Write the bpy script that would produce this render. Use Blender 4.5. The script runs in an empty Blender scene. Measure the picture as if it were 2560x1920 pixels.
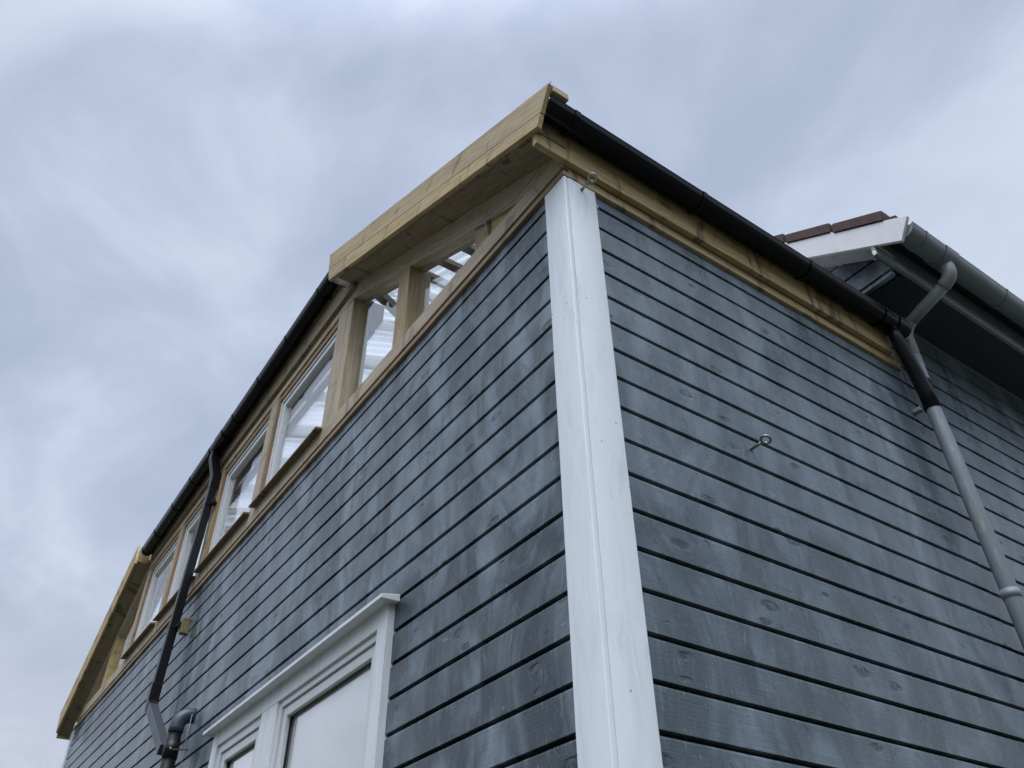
import bpy, bmesh, math, random
from math import radians, sin, cos, pi
from mathutils import Vector, Matrix
random.seed(7)
S = bpy.context.scene
COL = S.collection

# ------------------------------------------------------------ camera
CAM = Vector((-1.54852, -1.77296, 1.6))
right = Vector((0.8243880, -0.5659001, -0.0118974))
down = Vector((0.3488548, 0.5245301, -0.7766392))
fwd = Vector((0.4457408, 0.6361016, 0.6298333))
cd = bpy.data.cameras.new('camera'); cam = bpy.data.objects.new('camera', cd); COL.objects.link(cam)
m3 = Matrix((right, -down, -fwd)).transposed()
cam.matrix_world = Matrix.Translation(CAM) @ m3.to_4x4()
cd.sensor_width = 36; cd.lens = 36 * 2067.17 / 2560; cd.clip_start = 0.05; cd.clip_end = 2000
S.camera = cam
S.render.resolution_x = 1024; S.render.resolution_y = 768
S.view_settings.view_transform = 'Standard'; S.view_settings.look = 'None'
S.view_settings.exposure = 0; S.view_settings.gamma = 1

# ------------------------------------------------------------ node helper
class NT:
    def __init__(s, tree): s.t = tree; s.n = tree.nodes; s.l = tree.links
    def node(s, typ, ins=None, **kw):
        n = s.n.new(typ)
        for k, v in kw.items(): setattr(n, k, v)
        for k, v in (ins or {}).items():
            sock = n.inputs[k]
            if isinstance(v, bpy.types.NodeSocket): s.l.new(v, sock)
            else: sock.default_value = v
        return n
    def math(s, op, a, b=None, c=None, clamp=False):
        ins = {0: a}
        if b is not None: ins[1] = b
        if c is not None: ins[2] = c
        return s.node('ShaderNodeMath', ins, operation=op, use_clamp=clamp).outputs[0]
    def comb(s, x, y, z): return s.node('ShaderNodeCombineXYZ', {0: x, 1: y, 2: z}).outputs[0]
    def noise(s, vec, scale, detail=3, rough=.55, dist=0.0):
        return s.node('ShaderNodeTexNoise', {'Vector': vec, 'Scale': scale, 'Detail': detail, 'Roughness': rough, 'Distortion': dist}).outputs[0]
    def ramp(s, f, a, b, lo=0.0, hi=1.0):
        return s.node('ShaderNodeMapRange', {0: f, 1: a, 2: b, 3: lo, 4: hi}, interpolation_type='SMOOTHSTEP').outputs[0]
    def mix(s, f, a, b, mode='MIX'):
        n = s.node('ShaderNodeMix', None, data_type='RGBA', blend_type=mode)
        for k, v in ((0, f), (6, a), (7, b)):
            if isinstance(v, bpy.types.NodeSocket): s.l.new(v, n.inputs[k])
            else: n.inputs[k].default_value = v if k == 0 else (tuple(v) + (1,))[:4]
        return n.outputs[2]

# ------------------------------------------------------------ sky
w = bpy.data.worlds.new("World"); S.world = w; w.use_nodes = True
SUN_EL, SUN_AZ = radians(66), radians(226)      # azimuth of the sun in the xy plane
T = NT(w.node_tree); T.n.clear()
d = T.node('ShaderNodeTexCoord').outputs['Generated']
sx = T.node('ShaderNodeSeparateXYZ', {0: d})
zz = T.math('ADD', T.math('MAXIMUM', sx.outputs[2], 0.0), 0.22)
p = T.comb(T.math('DIVIDE', sx.outputs[0], zz), T.math('DIVIDE', sx.outputs[1], zz), 0.0)
mp = T.node('ShaderNodeMapping', {0: p, 1: (5.4, 2.2, 0), 2: (0, 0, 0.5), 3: (1.0, 0.72, 1)}).outputs[0]
n1 = T.noise(mp, 2.9, 7, .56, .5)
n2 = T.noise(mp, 0.8, 3, .5, .2)
n3 = T.noise(mp, 5.5, 6, .6, .3)
f = T.math('ADD', T.math('ADD', T.math('MULTIPLY', n1, .66), T.math('MULTIPLY', n2, .24)), T.math('MULTIPLY', n3, .09))
f = T.ramp(f, .33, .645)
cl = T.node('ShaderNodeValToRGB', {0: f})
e = cl.color_ramp.elements
e[0].position = 0; e[0].color = (.43, .51, .665, 1)
e[1].position = 1; e[1].color = (.68, .765, .90, 1)
k = cl.color_ramp.elements.new(.45); k.color = (.53, .605, .77, 1)
hz = T.ramp(sx.outputs[2], .12, .5, 0, 1)
tint = T.noise(mp, 1.3, 2, .5, 0)
cc = T.mix(T.ramp(tint, .5, .68, 0, .12), cl.outputs[0], (.62, .61, .77))
cc = T.mix(hz, T.mix(.6, cc, (.645, .655, .725)), cc)
sk = T.node('ShaderNodeTexSky', None, sky_type='NISHITA', sun_disc=False, sun_elevation=SUN_EL, sun_rotation=radians(90) - SUN_AZ)
SKY = .1
# the cloud cover is brightest round the hidden sun, behind the camera
sdir = (cos(SUN_AZ) * cos(SUN_EL), sin(SUN_AZ) * cos(SUN_EL), sin(SUN_EL))
glow = T.node('ShaderNodeVectorMath', {0: d, 1: sdir}, operation='DOT_PRODUCT').outputs['Value']
glow = T.ramp(glow, .58, 1.0, 1.0, 4.6)
# dark low sky band added behind the camera to cut reflections and bounce
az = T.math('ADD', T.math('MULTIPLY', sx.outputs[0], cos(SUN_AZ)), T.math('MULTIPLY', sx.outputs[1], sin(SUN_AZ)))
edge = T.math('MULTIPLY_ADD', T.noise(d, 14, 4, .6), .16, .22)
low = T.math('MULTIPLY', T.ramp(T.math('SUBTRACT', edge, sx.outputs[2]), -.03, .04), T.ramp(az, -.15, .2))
cc = T.node('ShaderNodeVectorMath', {0: cc, 1: T.comb(glow, glow, glow)}, operation='MULTIPLY').outputs[0]
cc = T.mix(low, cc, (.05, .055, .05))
cl10 = T.node('ShaderNodeVectorMath', {0: cc, 1: (1 / SKY,) * 3}, operation='MULTIPLY').outputs[0]
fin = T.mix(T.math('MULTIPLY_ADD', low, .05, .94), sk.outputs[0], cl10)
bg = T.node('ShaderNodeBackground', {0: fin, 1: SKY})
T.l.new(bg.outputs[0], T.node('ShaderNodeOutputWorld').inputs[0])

sl = bpy.data.lights.new('sun', 'SUN'); so = bpy.data.objects.new('sun', sl); COL.objects.link(so)
sl.energy = 1.5; sl.angle = radians(40); sl.color = (1, .985, .95)
sd = Vector((cos(SUN_AZ) * cos(SUN_EL), sin(SUN_AZ) * cos(SUN_EL), sin(SUN_EL)))
so.rotation_euler = sd.to_track_quat('Z', 'Y').to_euler(); so.location = (-12, -12, 14)

# ------------------------------------------------------------ materials
def new_mat(name):
    m = bpy.data.materials.new(name); m.use_nodes = True
    t = NT(m.node_tree); t.n.clear()
    out = t.node('ShaderNodeOutputMaterial')
    return m, t, out
def principled(t, out, **ins):
    b = t.node('ShaderNodeBsdfPrincipled', {k.replace('_', ' '): v for k, v in ins.items()})
    t.l.new(b.outputs[0], out.inputs[0]); return b
def bump(t, h, dist, strength=1.0):
    return t.node('ShaderNodeBump', {'Strength': strength, 'Distance': dist, 'Height': h}).outputs[0]

PITCH = 0.1463; ZG = 3.482
def mat_siding(name, axis, dark, light, contrast):
    m, t, out = new_mat(name)
    oc = t.node('ShaderNodeTexCoord').outputs['Object']
    s = t.node('ShaderNodeSeparateXYZ', {0: oc}); u = s.outputs[axis]; z = s.outputs[2]
    q = t.math('DIVIDE', t.math('SUBTRACT', z, ZG), PITCH)
    bid = t.math('FLOOR', q)
    rnd = t.node('ShaderNodeTexWhiteNoise', {'W': bid}, noise_dimensions='1D').outputs[0]
    off = t.math('MULTIPLY', rnd, 37.0)
    # vertical runs of wet-looking paint, mostly continuous over the boards
    v1 = t.comb(t.math('MULTIPLY', u, 3.0), t.math('MULTIPLY', z, 1.25), 3.0)
    a = t.noise(v1, 1.0, 4, .56, 1.3)
    v2 = t.comb(t.math('MULTIPLY', u, 3.6), t.math('MULTIPLY', z, 2.6), off)
    b = t.noise(v2, 1.0, 4, .62, 1.6)
    v3 = t.comb(t.math('MULTIPLY', u, 15), t.math('MULTIPLY', z, 3.5), off)
    c = t.noise(v3, 1.0, 3, .6, .4)
    bl = t.math('ADD', t.math('ADD', t.math('MULTIPLY', a, .68), t.math('MULTIPLY', b, .22)), t.math('MULTIPLY', c, .10))
    bl = t.ramp(bl, .52 - contrast, .52 + contrast)
    col = t.mix(bl, dark, light)
    brd = t.math('MULTIPLY_ADD', rnd, .12, .94)
    hs = t.node('ShaderNodeHueSaturation', {'Value': brd, 'Color': col}).outputs[0]
    # long grain
    g = t.noise(t.comb(t.math('MULTIPLY', u, 5), t.math('MULTIPLY', z, 210), off), 1.0, 3, .6, .6)
    col = t.mix(t.ramp(g, .3, .75, .0, .28), hs, (.04, .056, .066))
    # fine vertical brush ticks
    tick = t.noise(t.comb(t.math('MULTIPLY', u, 95), t.math('MULTIPLY', z, 14), off), 1.0, 2, .5, .8)
    col = t.mix(t.ramp(tick, .60, .74, 0, .3), col, (.30, .34, .38))
    # knots and dents
    wob = t.noise(oc, 22, 2, .5, 0)
    kv = t.comb(t.math('ADD', t.math('MULTIPLY', u, 4.6), t.math('MULTIPLY', wob, .22)), t.math('ADD', t.math('MULTIPLY', q, 1.6), t.math('MULTIPLY', wob, .2)), off)
    vo = t.node('ShaderNodeTexVoronoi', {'Vector': kv, 'Scale': 1.0, 'Randomness': 1.0})
    dd = vo.outputs['Distance']
    kr = t.node('ShaderNodeSeparateColor', {0: vo.outputs['Color']})
    size = t.math('MULTIPLY_ADD', kr.outputs[0], .32, -.08)
    rel = t.math('DIVIDE', dd, t.math('MAXIMUM', size, .004))
    ring = t.math('SUBTRACT', 1.0, t.math('ABSOLUTE', t.math('SUBTRACT', rel, .8)), clamp=True)
    kn = t.math('MULTIPLY', t.ramp(rel, .75, 1.25, 1, 0), t.ramp(wob, .35, .6, .25, .95))
    col = t.mix(t.math('MULTIPLY', kn, .75), col, (.028, .036, .045))
    # small diagonal splits
    cv = t.node('ShaderNodeMapping', {0: t.comb(u, z, off), 2: (0, 0, .9 if axis == 0 else -.9)}).outputs[0]
    cs = t.node('ShaderNodeSeparateXYZ', {0: cv})
    cr = t.noise(t.comb(t.math('MULTIPLY', cs.outputs[0], 14), t.math('MULTIPLY', cs.outputs[1], 75), 0.0), 1.0, 2, .5, 1.0)
    crm = t.ramp(cr, .70, .76, 0, .65)
    col = t.mix(crm, col, (.03, .04, .05))
    # filled spots, paler than the board
    v4 = t.node('ShaderNodeTexVoronoi', {'Vector': t.comb(t.math('ADD', t.math('MULTIPLY', u, 4.3), t.math('MULTIPLY', wob, .3)), t.math('ADD', t.math('MULTIPLY', q, 1.7), t.math('MULTIPLY', wob, .4)), t.math('ADD', off, 9.0)), 'Scale': 1.0})
    k4 = t.node('ShaderNodeSeparateColor', {0: v4.outputs['Color']}).outputs[1]
    col = t.mix(t.math('MULTIPLY', t.ramp(t.math('DIVIDE', v4.outputs['Distance'], t.math('MAXIMUM', t.math('MULTIPLY_ADD', k4, .18, -.05), .004)), .6, 1.2, .55, 0), t.ramp(wob, .4, .6)), col, (.26, .30, .33))
    ro = t.math('MULTIPLY_ADD', bl, .14, .26)
    h = t.math('ADD', t.math('MULTIPLY', g, .5), t.math('ADD', t.math('MULTIPLY', b, 2.0), t.math('MULTIPLY', t.math('ADD', kn, crm), -1.2)))
    principled(t, out, Base_Color=col, Roughness=ro, Normal=bump(t, h, .0035, .7), Specular_IOR_Level=.5)
    return m

def mat_wood(name, col, col2, axis=1, slope=0.0, knots=1.0, rough=.62, stain=.5):
    """grain along a world axis; slope = tan of the tilt of a raking board in the yz plane"""
    m, t, out = new_mat(name)
    oc = t.node('ShaderNodeTexCoord').outputs['Object']
    if slope: oc = t.node('ShaderNodeVectorRotate', {'Vector': oc, 'Angle': -math.atan(slope)}, rotation_type='X_AXIS').outputs[0]
    s = t.node('ShaderNodeSeparateXYZ', {0: oc})
    ax = [0, 1, 2]; ax.remove(axis)
    u, v, wv = s.outputs[axis], s.outputs[ax[0]], s.outputs[ax[1]]
    r = t.node('ShaderNodeObjectInfo').outputs['Random']
    off = t.math('MULTIPLY', r, 50.0)
    u = t.math('ADD', u, off)
    warp = t.noise(t.comb(t.math('MULTIPLY', u, 3), t.math('MULTIPLY', v, 9), t.math('MULTIPLY', wv, 9)), 1.0, 2, .5)
    wp = t.math('MULTIPLY', warp, .05)
    gr = t.noise(t.comb(t.math('MULTIPLY', u, 2.2), t.math('MULTIPLY', t.math('ADD', v, wp), 75), t.math('MULTIPLY', t.math('ADD', wv, wp), 75)), 1.0, 3, .55, .5)
    big = t.noise(t.comb(t.math('MULTIPLY', u, 1.3), t.math('MULTIPLY', v, 8), t.math('MULTIPLY', wv, 8)), 1.0, 3, .6, .8)
    c = t.mix(t.ramp(gr, .36, .64), col, col2)
    c = t.mix(t.ramp(big, .38, .72, 0, stain), c, tuple(x * .72 for x in col2))
    # knots with smeared tails across the grain
    kv = t.comb(t.math('ADD', t.math('MULTIPLY', u, 3.1), t.math('MULTIPLY', warp, .5)), t.math('MULTIPLY', v, 5.0), t.math('MULTIPLY', wv, 5.0))
    vo = t.node('ShaderNodeTexVoronoi', {'Vector': kv, 'Scale': 1.0, 'Randomness': .9})
    rr = t.node('ShaderNodeSeparateColor', {0: vo.outputs['Color']}).outputs[0]
    rel = t.math('DIVIDE', vo.outputs['Distance'], t.math('MULTIPLY_ADD', rr, .20, .02))
    kn = t.ramp(rel, .6, 1.2, .85 * knots, 0)
    st = t.noise(t.comb(t.math('MULTIPLY', u, 8), t.math('MULTIPLY', v, 2.4), t.math('MULTIPLY', wv, 2.4)), 1.0, 4, .6, 1.0)
    kn = t.math('MAXIMUM', kn, t.ramp(st, .56, .67, 0, .85 * knots))
    c = t.mix(kn, c, tuple(x * f for x, f in zip(col2, (.30, .30, .34))))
    # nail dots
    nd = t.node('ShaderNodeTexVoronoi', {'Vector': t.comb(t.math('MULTIPLY', u, 6), t.math('MULTIPLY', v, 14), t.math('MULTIPLY', wv, 14)), 'Scale': 1.0})
    c = t.mix(t.ramp(nd.outputs['Distance'], .035, .06, .6 * knots, 0), c, (.05, .04, .03))
    hs = t.node('ShaderNodeHueSaturation', {'Value': t.math('MULTIPLY_ADD', r, .22, .89), 'Saturation': t.math('MULTIPLY_ADD', r, .2, .9), 'Color': c}).outputs[0]
    principled(t, out, Base_Color=hs, Roughness=rough, Normal=bump(t, gr, .0012, .5))
    return m

GREEN, GREEN2 = (.49, .36, .165), (.35, .25, .11)
GREY, GREY2 = (.52, .42, .285), (.39, .305, .20)
ORNG, ORNG2 = (.36, .23, .11), (.25, .155, .07)
W = {}
W['barge'] = mat_wood('treated_pine_rake', GREEN, GREEN2, 1, .49)
W['barge_far'] = mat_wood('treated_pine_far_rake', GREEN, GREEN2, 1, -.62)
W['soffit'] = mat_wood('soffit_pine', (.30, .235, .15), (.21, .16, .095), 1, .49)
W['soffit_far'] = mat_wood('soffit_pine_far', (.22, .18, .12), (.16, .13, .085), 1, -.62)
W['gx'] = mat_wood('treated_pine_x', GREEN, GREEN2, 0)
W['gy'] = mat_wood('treated_pine_y', GREEN, GREEN2, 1)
W['gz'] = mat_wood('treated_pine_z', GREEN, GREEN2, 2, knots=.6)
W['ry'] = mat_wood('weathered_pine_y', GREY, GREY2, 1, knots=.6)
W['rz'] = mat_wood('weathered_pine_z', GREY, GREY2, 2, knots=.45)
W['rs'] = mat_wood('weathered_pine_rake', GREY, GREY2, 1, .505, knots=.5)
W['rsf'] = mat_wood('weathered_pine_far_rake', GREY, GREY2, 1, -.62, knots=.5)
W['oy'] = mat_wood('brown_pine_y', ORNG, ORNG2, 1, knots=.6)
W['oz'] = mat_wood('brown_pine_z', ORNG, ORNG2, 2, knots=.6)
W['bz'] = mat_wood('block_pine_z', (.24, .185, .095), (.18, .135, .065), 2)
W['sy'] = mat_wood('sill_pine_y', (.21, .15, .085), (.14, .10, .055), 1)
W['fy'] = mat_wood('shaded_fascia_pine_y', (.27, .205, .115), (.19, .14, .075), 1)  # browner than the other pine: the gutter's shade is in the colour
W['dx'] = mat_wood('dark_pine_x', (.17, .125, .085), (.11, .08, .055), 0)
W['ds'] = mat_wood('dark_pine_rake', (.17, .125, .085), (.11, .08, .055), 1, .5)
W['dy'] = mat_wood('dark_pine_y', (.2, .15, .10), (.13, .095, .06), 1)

def mat_paint(name, col, rough=.5, dirt=.35, dirtcol=(.33, .35, .36), speck=.6, peel=0.0):
    m, t, out = new_mat(name)
    oc = t.node('ShaderNodeTexCoord').outputs['Object']
    s = t.node('ShaderNodeSeparateXYZ', {0: oc})
    vv = t.comb(t.math('MULTIPLY', s.outputs[0], 14), t.math('MULTIPLY', s.outputs[1], 14), t.math('MULTIPLY', s.outputs[2], 2.2))
    a = t.noise(vv, 1.0, 5, .62, .8)
    c = t.mix(t.ramp(a, .42, .75, 0, dirt), col, tuple(x * y * 1.6 for x, y in zip(col, dirtcol)))
    b = t.noise(oc, 150, 3, .7, .5)
    b2 = t.noise(oc, 3.5, 3, .6, 0)
    c = t.mix(t.math('MULTIPLY', t.ramp(b, .66, .74, 0, speck), t.ramp(b2, .45, .62)), c, tuple(x * .45 for x in col))
    vo = t.node('ShaderNodeTexVoronoi', {'Vector': oc, 'Scale': 12.0})
    c = t.mix(t.ramp(vo.outputs['Distance'], .04, .065, speck, 0), c, (.09, .09, .085))
    gr = t.noise(t.comb(t.math('MULTIPLY', s.outputs[0], 30), t.math('MULTIPLY', s.outputs[1], 30), t.math('MULTIPLY', s.outputs[2], 7)), 1.0, 5, .7, 1.5)
    c = t.mix(t.math('MULTIPLY', t.ramp(gr, .52, .70, 0, dirt), t.ramp(b2, .42, .6)), c, tuple(x * .62 for x in col))
    if peel:
        pn = t.noise(oc, 16, 4, .65, .6)
        c = t.mix(t.ramp(pn, .62, .66, 0, peel), c, (.05, .06, .07))
    principled(t, out, Base_Color=c, Roughness=rough, Normal=bump(t, t.math('ADD', a, t.math('MULTIPLY', b, .2)), .002, .4))
    return m
M_WHITE = mat_paint('white_post_paint', (.775, .81, .815), .42, .30)
M_FRAME = mat_paint('white_window_frame', (.66, .66, .65), .35, .15, speck=.0)
M_TRIM = mat_paint('white_window_trim', (.72, .73, .73), .45, .3, speck=.25)
M_MAINW = mat_paint('white_old_bargeboard', (.72, .71, .69), .55, .2, speck=.5)
M_PEEL = mat_paint('peeling_soffit_paint', (.50, .51, .53), .6, .4, peel=.55)
M_BLUE = mat_paint('dark_blue_soffit_and_shade', (.02, .027, .036), .45, .3, speck=.0)  # soffit paint, also stands for shade on the eave board and return
M_GFAS = mat_paint('grey_fascia_paint', (.22, .235, .24), .5, .5, speck=.2)
M_BACK = mat_paint('gap_shade_backing', (.012, .013, .014), .8, .2, speck=0)  # near black, puts shade into the gaps between the boards
M_BLIND = mat_paint('pale_roller_blind', (.86, .80, .76), .7, .05, speck=0)

def mat_plastic(name, col, rough, dirt=.0, dirtcol=(.4, .36, .3), var=.15, spec=.5):
    m, t, out = new_mat(name)
    oc = t.node('ShaderNodeTexCoord').outputs['Object']
    a = t.noise(oc, 6, 4, .6, .5)
    c = t.mix(t.ramp(a, .35, .7, 0, var), col, tuple(x * .6 for x in col))
    if dirt:
        s = t.node('ShaderNodeSeparateXYZ', {0: oc})
        b = t.noise(t.comb(t.math('MULTIPLY', s.outputs[0], 55), t.math('MULTIPLY', s.outputs[1], 30), t.math('MULTIPLY', s.outputs[2], 4)), 1.0, 5, .7, 1.0)
        c = t.mix(t.ramp(b, .56, .63, 0, dirt), c, dirtcol)
    principled(t, out, Base_Color=c, Roughness=t.math('MULTIPLY_ADD', a, .2, rough - .1), Specular_IOR_Level=spec)
    return m
M_BLACK = mat_plastic('black_gutter_plastic', (.004, .004, .005), .2, spec=.2)
M_BLACKP = mat_plastic('black_pipe_plastic', (.008, .0085, .010), .34, spec=.3)
M_SLATE = mat_plastic('slate_grey_pipe_paint', (.045, .053, .062), .42)
M_STACK = mat_plastic('blue_grey_painted_pipe', (.045, .06, .074), .4, .15, (.12, .14, .15))
M_GREYP = mat_plastic('grey_pipe_plastic', (.27, .285, .285), .42, .0)
M_GREYD = mat_plastic('grey_pipe_with_flaking_paint', (.235, .26, .28), .45, .8, (.40, .36, .30))
M_GREYG = mat_plastic('grey_gutter_plastic', (.185, .2, .205), .4)
def mat_metal(name, col, rough):
    m, t, out = new_mat(name)
    oc = t.node('ShaderNodeTexCoord').outputs['Object']
    a = t.noise(oc, 60, 3, .6, .2)
    principled(t, out, Base_Color=t.mix(a, col, tuple(x * .6 for x in col)), Metallic=.9, Roughness=t.math('MULTIPLY_ADD', a, .25, rough - .1))
    return m
M_ZINC = mat_metal('galvanised_steel', (.36, .37, .34), .38)
M_TILE, t_, o_ = new_mat('brown_clay_tile')
oc_ = t_.node('ShaderNodeTexCoord').outputs['Object']
c_ = t_.mix(t_.ramp(t_.noise(oc_, 14, 5, .65), .35, .7), (.078, .036, .029), (.042, .022, .02))
c_ = t_.mix(t_.ramp(t_.noise(oc_, 45, 3, .6), .62, .72, 0, .5), c_, (.17, .13, .10))
principled(t_, o_, Base_Color=c_, Roughness=.8, Normal=bump(t_, t_.noise(oc_, 70, 4, .7), .003, .6))

def mat_sheet(name, tr, tcol, dcol, gloss=.06, steep=False):
    m, t, out = new_mat(name)
    if steep:       # a tilted flank of a corrugation is seen through more plastic
        ge = t.node('ShaderNodeNewGeometry')
        dt = t.math('ABSOLUTE', t.node('ShaderNodeVectorMath', {0: ge.outputs['Normal'], 1: ge.outputs['Incoming']}, operation='DOT_PRODUCT').outputs['Value'])
        tr = t.ramp(dt, .1, .9, .05, .62)
    a = t.node('ShaderNodeBsdfTransparent', {0: tcol + (1,)})
    b = t.node('ShaderNodeBsdfTranslucent', {0: dcol + (1,)})
    d2 = t.node('ShaderNodeBsdfDiffuse', {0: dcol + (1,)})
    bd = t.node('ShaderNodeMixShader', {0: .2, 1: b.outputs[0], 2: d2.outputs[0]})
    mx = t.node('ShaderNodeMixShader', {0: tr, 1: bd.outputs[0], 2: a.outputs[0]})
    g = t.node('ShaderNodeBsdfGlossy', {0: (1, 1, 1, 1), 1: .15})
    mo = t.node('ShaderNodeMixShader', {0: gloss, 1: mx.outputs[0], 2: g.outputs[0]})
    t.l.new(mo.outputs[0], out.inputs[0]); return m
M_POLY = mat_sheet('clear_corrugated_sheet', .6, (1, 1, 1), (.90, .92, .95), .05, True)
M_FILM = mat_sheet('milky_plastic_film', .58, (1, 1, 1), (.96, .96, .98), .03)
def mat_glass(name, refl=1.0, tint=(.93, .95, .95)):
    m, t, out = new_mat(name)
    a = t.node('ShaderNodeBsdfTransparent', {0: tint + (1,)})
    g = t.node('ShaderNodeBsdfGlossy', {0: (1, 1, 1, 1), 1: .01})
    ge = t.node('ShaderNodeNewGeometry')
    dt = t.node('ShaderNodeVectorMath', {0: ge.outputs['Normal'], 1: ge.outputs['Incoming']}, operation='DOT_PRODUCT').outputs['Value']
    om = t.math('SUBTRACT', 1.0, t.math('ABSOLUTE', dt))
    fr = t.math('MULTIPLY_ADD', t.math('POWER', om, 5.0), .96, .04)
    mo = t.node('ShaderNodeMixShader', {0: t.math('MULTIPLY', fr, refl, clamp=True), 1: a.outputs[0], 2: g.outputs[0]})
    t.l.new(mo.outputs[0], out.inputs[0]); return m
M_GLASS = mat_glass('window_glass', 1.0)
M_GLASS2 = mat_glass('lower_window_glass', 3.4)
M_SEAL, t_, o_ = new_mat('grey_sealant')
principled(t_, o_, Base_Color=(.27, .28, .295, 1), Roughness=.5)
M_GROUND, t_, o_ = new_mat('gravel_ground')
oc_ = t_.node('ShaderNodeTexCoord').outputs['Object']
c_ = t_.mix(t_.noise(oc_, 30, 5, .7), (.085, .083, .075), (.05, .049, .045))
c_ = t_.mix(t_.ramp(t_.noise(oc_, .35, 4, .6), .45, .6), c_, (.045, .06, .028))
principled(t_, o_, Base_Color=c_, Roughness=.9)
M_BARK, t_, o_ = new_mat('hazed_grey_bark')  # distance haze is put into the bark colour
oc_ = t_.node('ShaderNodeTexCoord').outputs['Object']
principled(t_, o_, Base_Color=t_.mix(t_.noise(oc_, 8, 4, .7), (.25, .24, .25), (.17, .16, .165)), Roughness=.9)
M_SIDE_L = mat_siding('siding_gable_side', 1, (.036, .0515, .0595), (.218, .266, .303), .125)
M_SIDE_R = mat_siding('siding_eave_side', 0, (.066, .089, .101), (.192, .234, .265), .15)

# ------------------------------------------------------------ mesh helpers
def link(name, bm, mat, parent=None, smooth=False, bevel=0.0, label=None):
    bmesh.ops.recalc_face_normals(bm, faces=bm.faces)
    if bevel:
        es = [e for e in bm.edges if len(e.link_faces) == 2 and e.calc_face_angle(0) > .5]
        bmesh.ops.bevel(bm, geom=es, offset=bevel, segments=2, affect='EDGES', profile=.5)
    me = bpy.data.meshes.new(name); bm.to_mesh(me); bm.free()
    if smooth:
        for p_ in me.polygons: p_.use_smooth = True
    for mm in (mat if isinstance(mat, (list, tuple)) else [mat]): me.materials.append(mm)
    o = bpy.data.objects.new(name, me); COL.objects.link(o)
    if parent is not None:
        o.parent = parent
        par = parent
        off = Vector((0, 0, 0))
        while par is not None: off += par.location; par = par.parent
        for v in me.vertices: v.co -= off
    if label: o['label'] = label
    return o
def thing(name, label, cat, loc=(0, 0, 0), group=None):
    o = bpy.data.objects.new(name, None); COL.objects.link(o); o.location = loc
    o.empty_display_size = .1; o['label'] = label; o['category'] = cat
    if group: o['group'] = group
    return o
def add_box(bm, x0, x1, y0, y1, z0, z1):
    v = [bm.verts.new((x, y, z)) for x in (x0, x1) for y in (y0, y1) for z in (z0, z1)]
    for f in ((0, 1, 3, 2), (4, 6, 7, 5), (0, 4, 5, 1), (2, 3, 7, 6), (0, 2, 6, 4), (1, 5, 7, 3)):
        bm.faces.new([v[i] for i in f])
def box(name, b, mat, parent=None, bevel=.0015, label=None):
    bm = bmesh.new(); add_box(bm, *b); return link(name, bm, mat, parent, bevel=bevel, label=label)
def add_prism(bm, poly, axis, a, b):
    """poly in the plane normal to axis (order of remaining axes), extruded from a to b"""
    def P(q, c):
        r = list(q); r.insert(axis, c); return r
    lo = [bm.verts.new(P(q, a)) for q in poly]; hi = [bm.verts.new(P(q, b)) for q in poly]
    n = len(poly); bm.faces.new(lo); bm.faces.new(hi[::-1])
    for i in range(n): bm.faces.new((lo[i], hi[i], hi[(i + 1) % n], lo[(i + 1) % n]))
def prism(name, poly, axis, a, b, mat, parent=None, bevel=.0015, label=None):
    bm = bmesh.new(); add_prism(bm, poly, axis, a, b); return link(name, bm, mat, parent, bevel=bevel, label=label)
def add_tube(bm, pts, r, seg=14, square=False, caps=True, up=Vector((0, 0, 1))):
    pts = [Vector(q) for q in pts]; rings = []
    rr = r if isinstance(r, (list, tuple)) else [r] * len(pts)
    n = 4 if square else seg
    prev = None
    for i, q in enumerate(pts):
        if i == 0: dr = pts[1] - q
        elif i == len(pts) - 1: dr = q - pts[i - 1]
        else: dr = (pts[i + 1] - q).normalized() + (q - pts[i - 1]).normalized()
        dr.normalize()
        if prev is None:
            a = up.cross(dr)
            if a.length < .05: a = Vector((0, 1, 0)).cross(dr) if abs(dr.z) > .9 else Vector((1, 0, 0)).cross(dr)
        else: a = prev - dr * prev.dot(dr)
        a.normalize(); b = dr.cross(a); prev = a
        sc = 1.0
        if 0 < i < len(pts) - 1:
            c_ = (pts[i + 1] - q).normalized().dot((q - pts[i - 1]).normalized()); sc = 1.0 / max(.6, math.sqrt((1 + c_) / 2))
        ring = []
        for k_ in range(n):
            an = 2 * pi * (k_ + (.5 if square else 0)) / n
            rad = rr[i] * (1.414 if square else 1)
            ring.append(bm.verts.new(q + a * cos(an) * rad + b * sin(an) * rad))
        rings.append(ring)
    for i in range(len(rings) - 1):
        for k_ in range(n): bm.faces.new((rings[i][k_], rings[i][(k_ + 1) % n], rings[i + 1][(k_ + 1) % n], rings[i + 1][k_]))
    if caps: bm.faces.new(rings[0][::-1]); bm.faces.new(rings[-1])
def tube(name, pts, r, mat, parent=None, seg=16, square=False, smooth=True, bevel=0, label=None):
    bm = bmesh.new(); add_tube(bm, pts, r, seg, square)
    o = link(name, bm, mat, parent, smooth=smooth and not square, bevel=bevel, label=label)
    return o
def arc(p0, p1, p2, n=6):
    """quadratic bend from p0 via corner p1 to p2"""
    p0, p1, p2 = Vector(p0), Vector(p1), Vector(p2)
    return [(p0 * (1 - s_) ** 2 + p1 * 2 * s_ * (1 - s_) + p2 * s_ ** 2) for s_ in [i / n for i in range(n + 1)]]
def smooth_edges(o, ang=35):
    me = o.data
    for p_ in me.polygons: p_.use_smooth = True
    bm = bmesh.new(); bm.from_mesh(me)
    for e_ in bm.edges:
        if len(e_.link_faces) == 2 and e_.calc_face_angle(0) > radians(ang): e_.smooth = False
    bm.to_mesh(me); bm.free()

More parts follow.
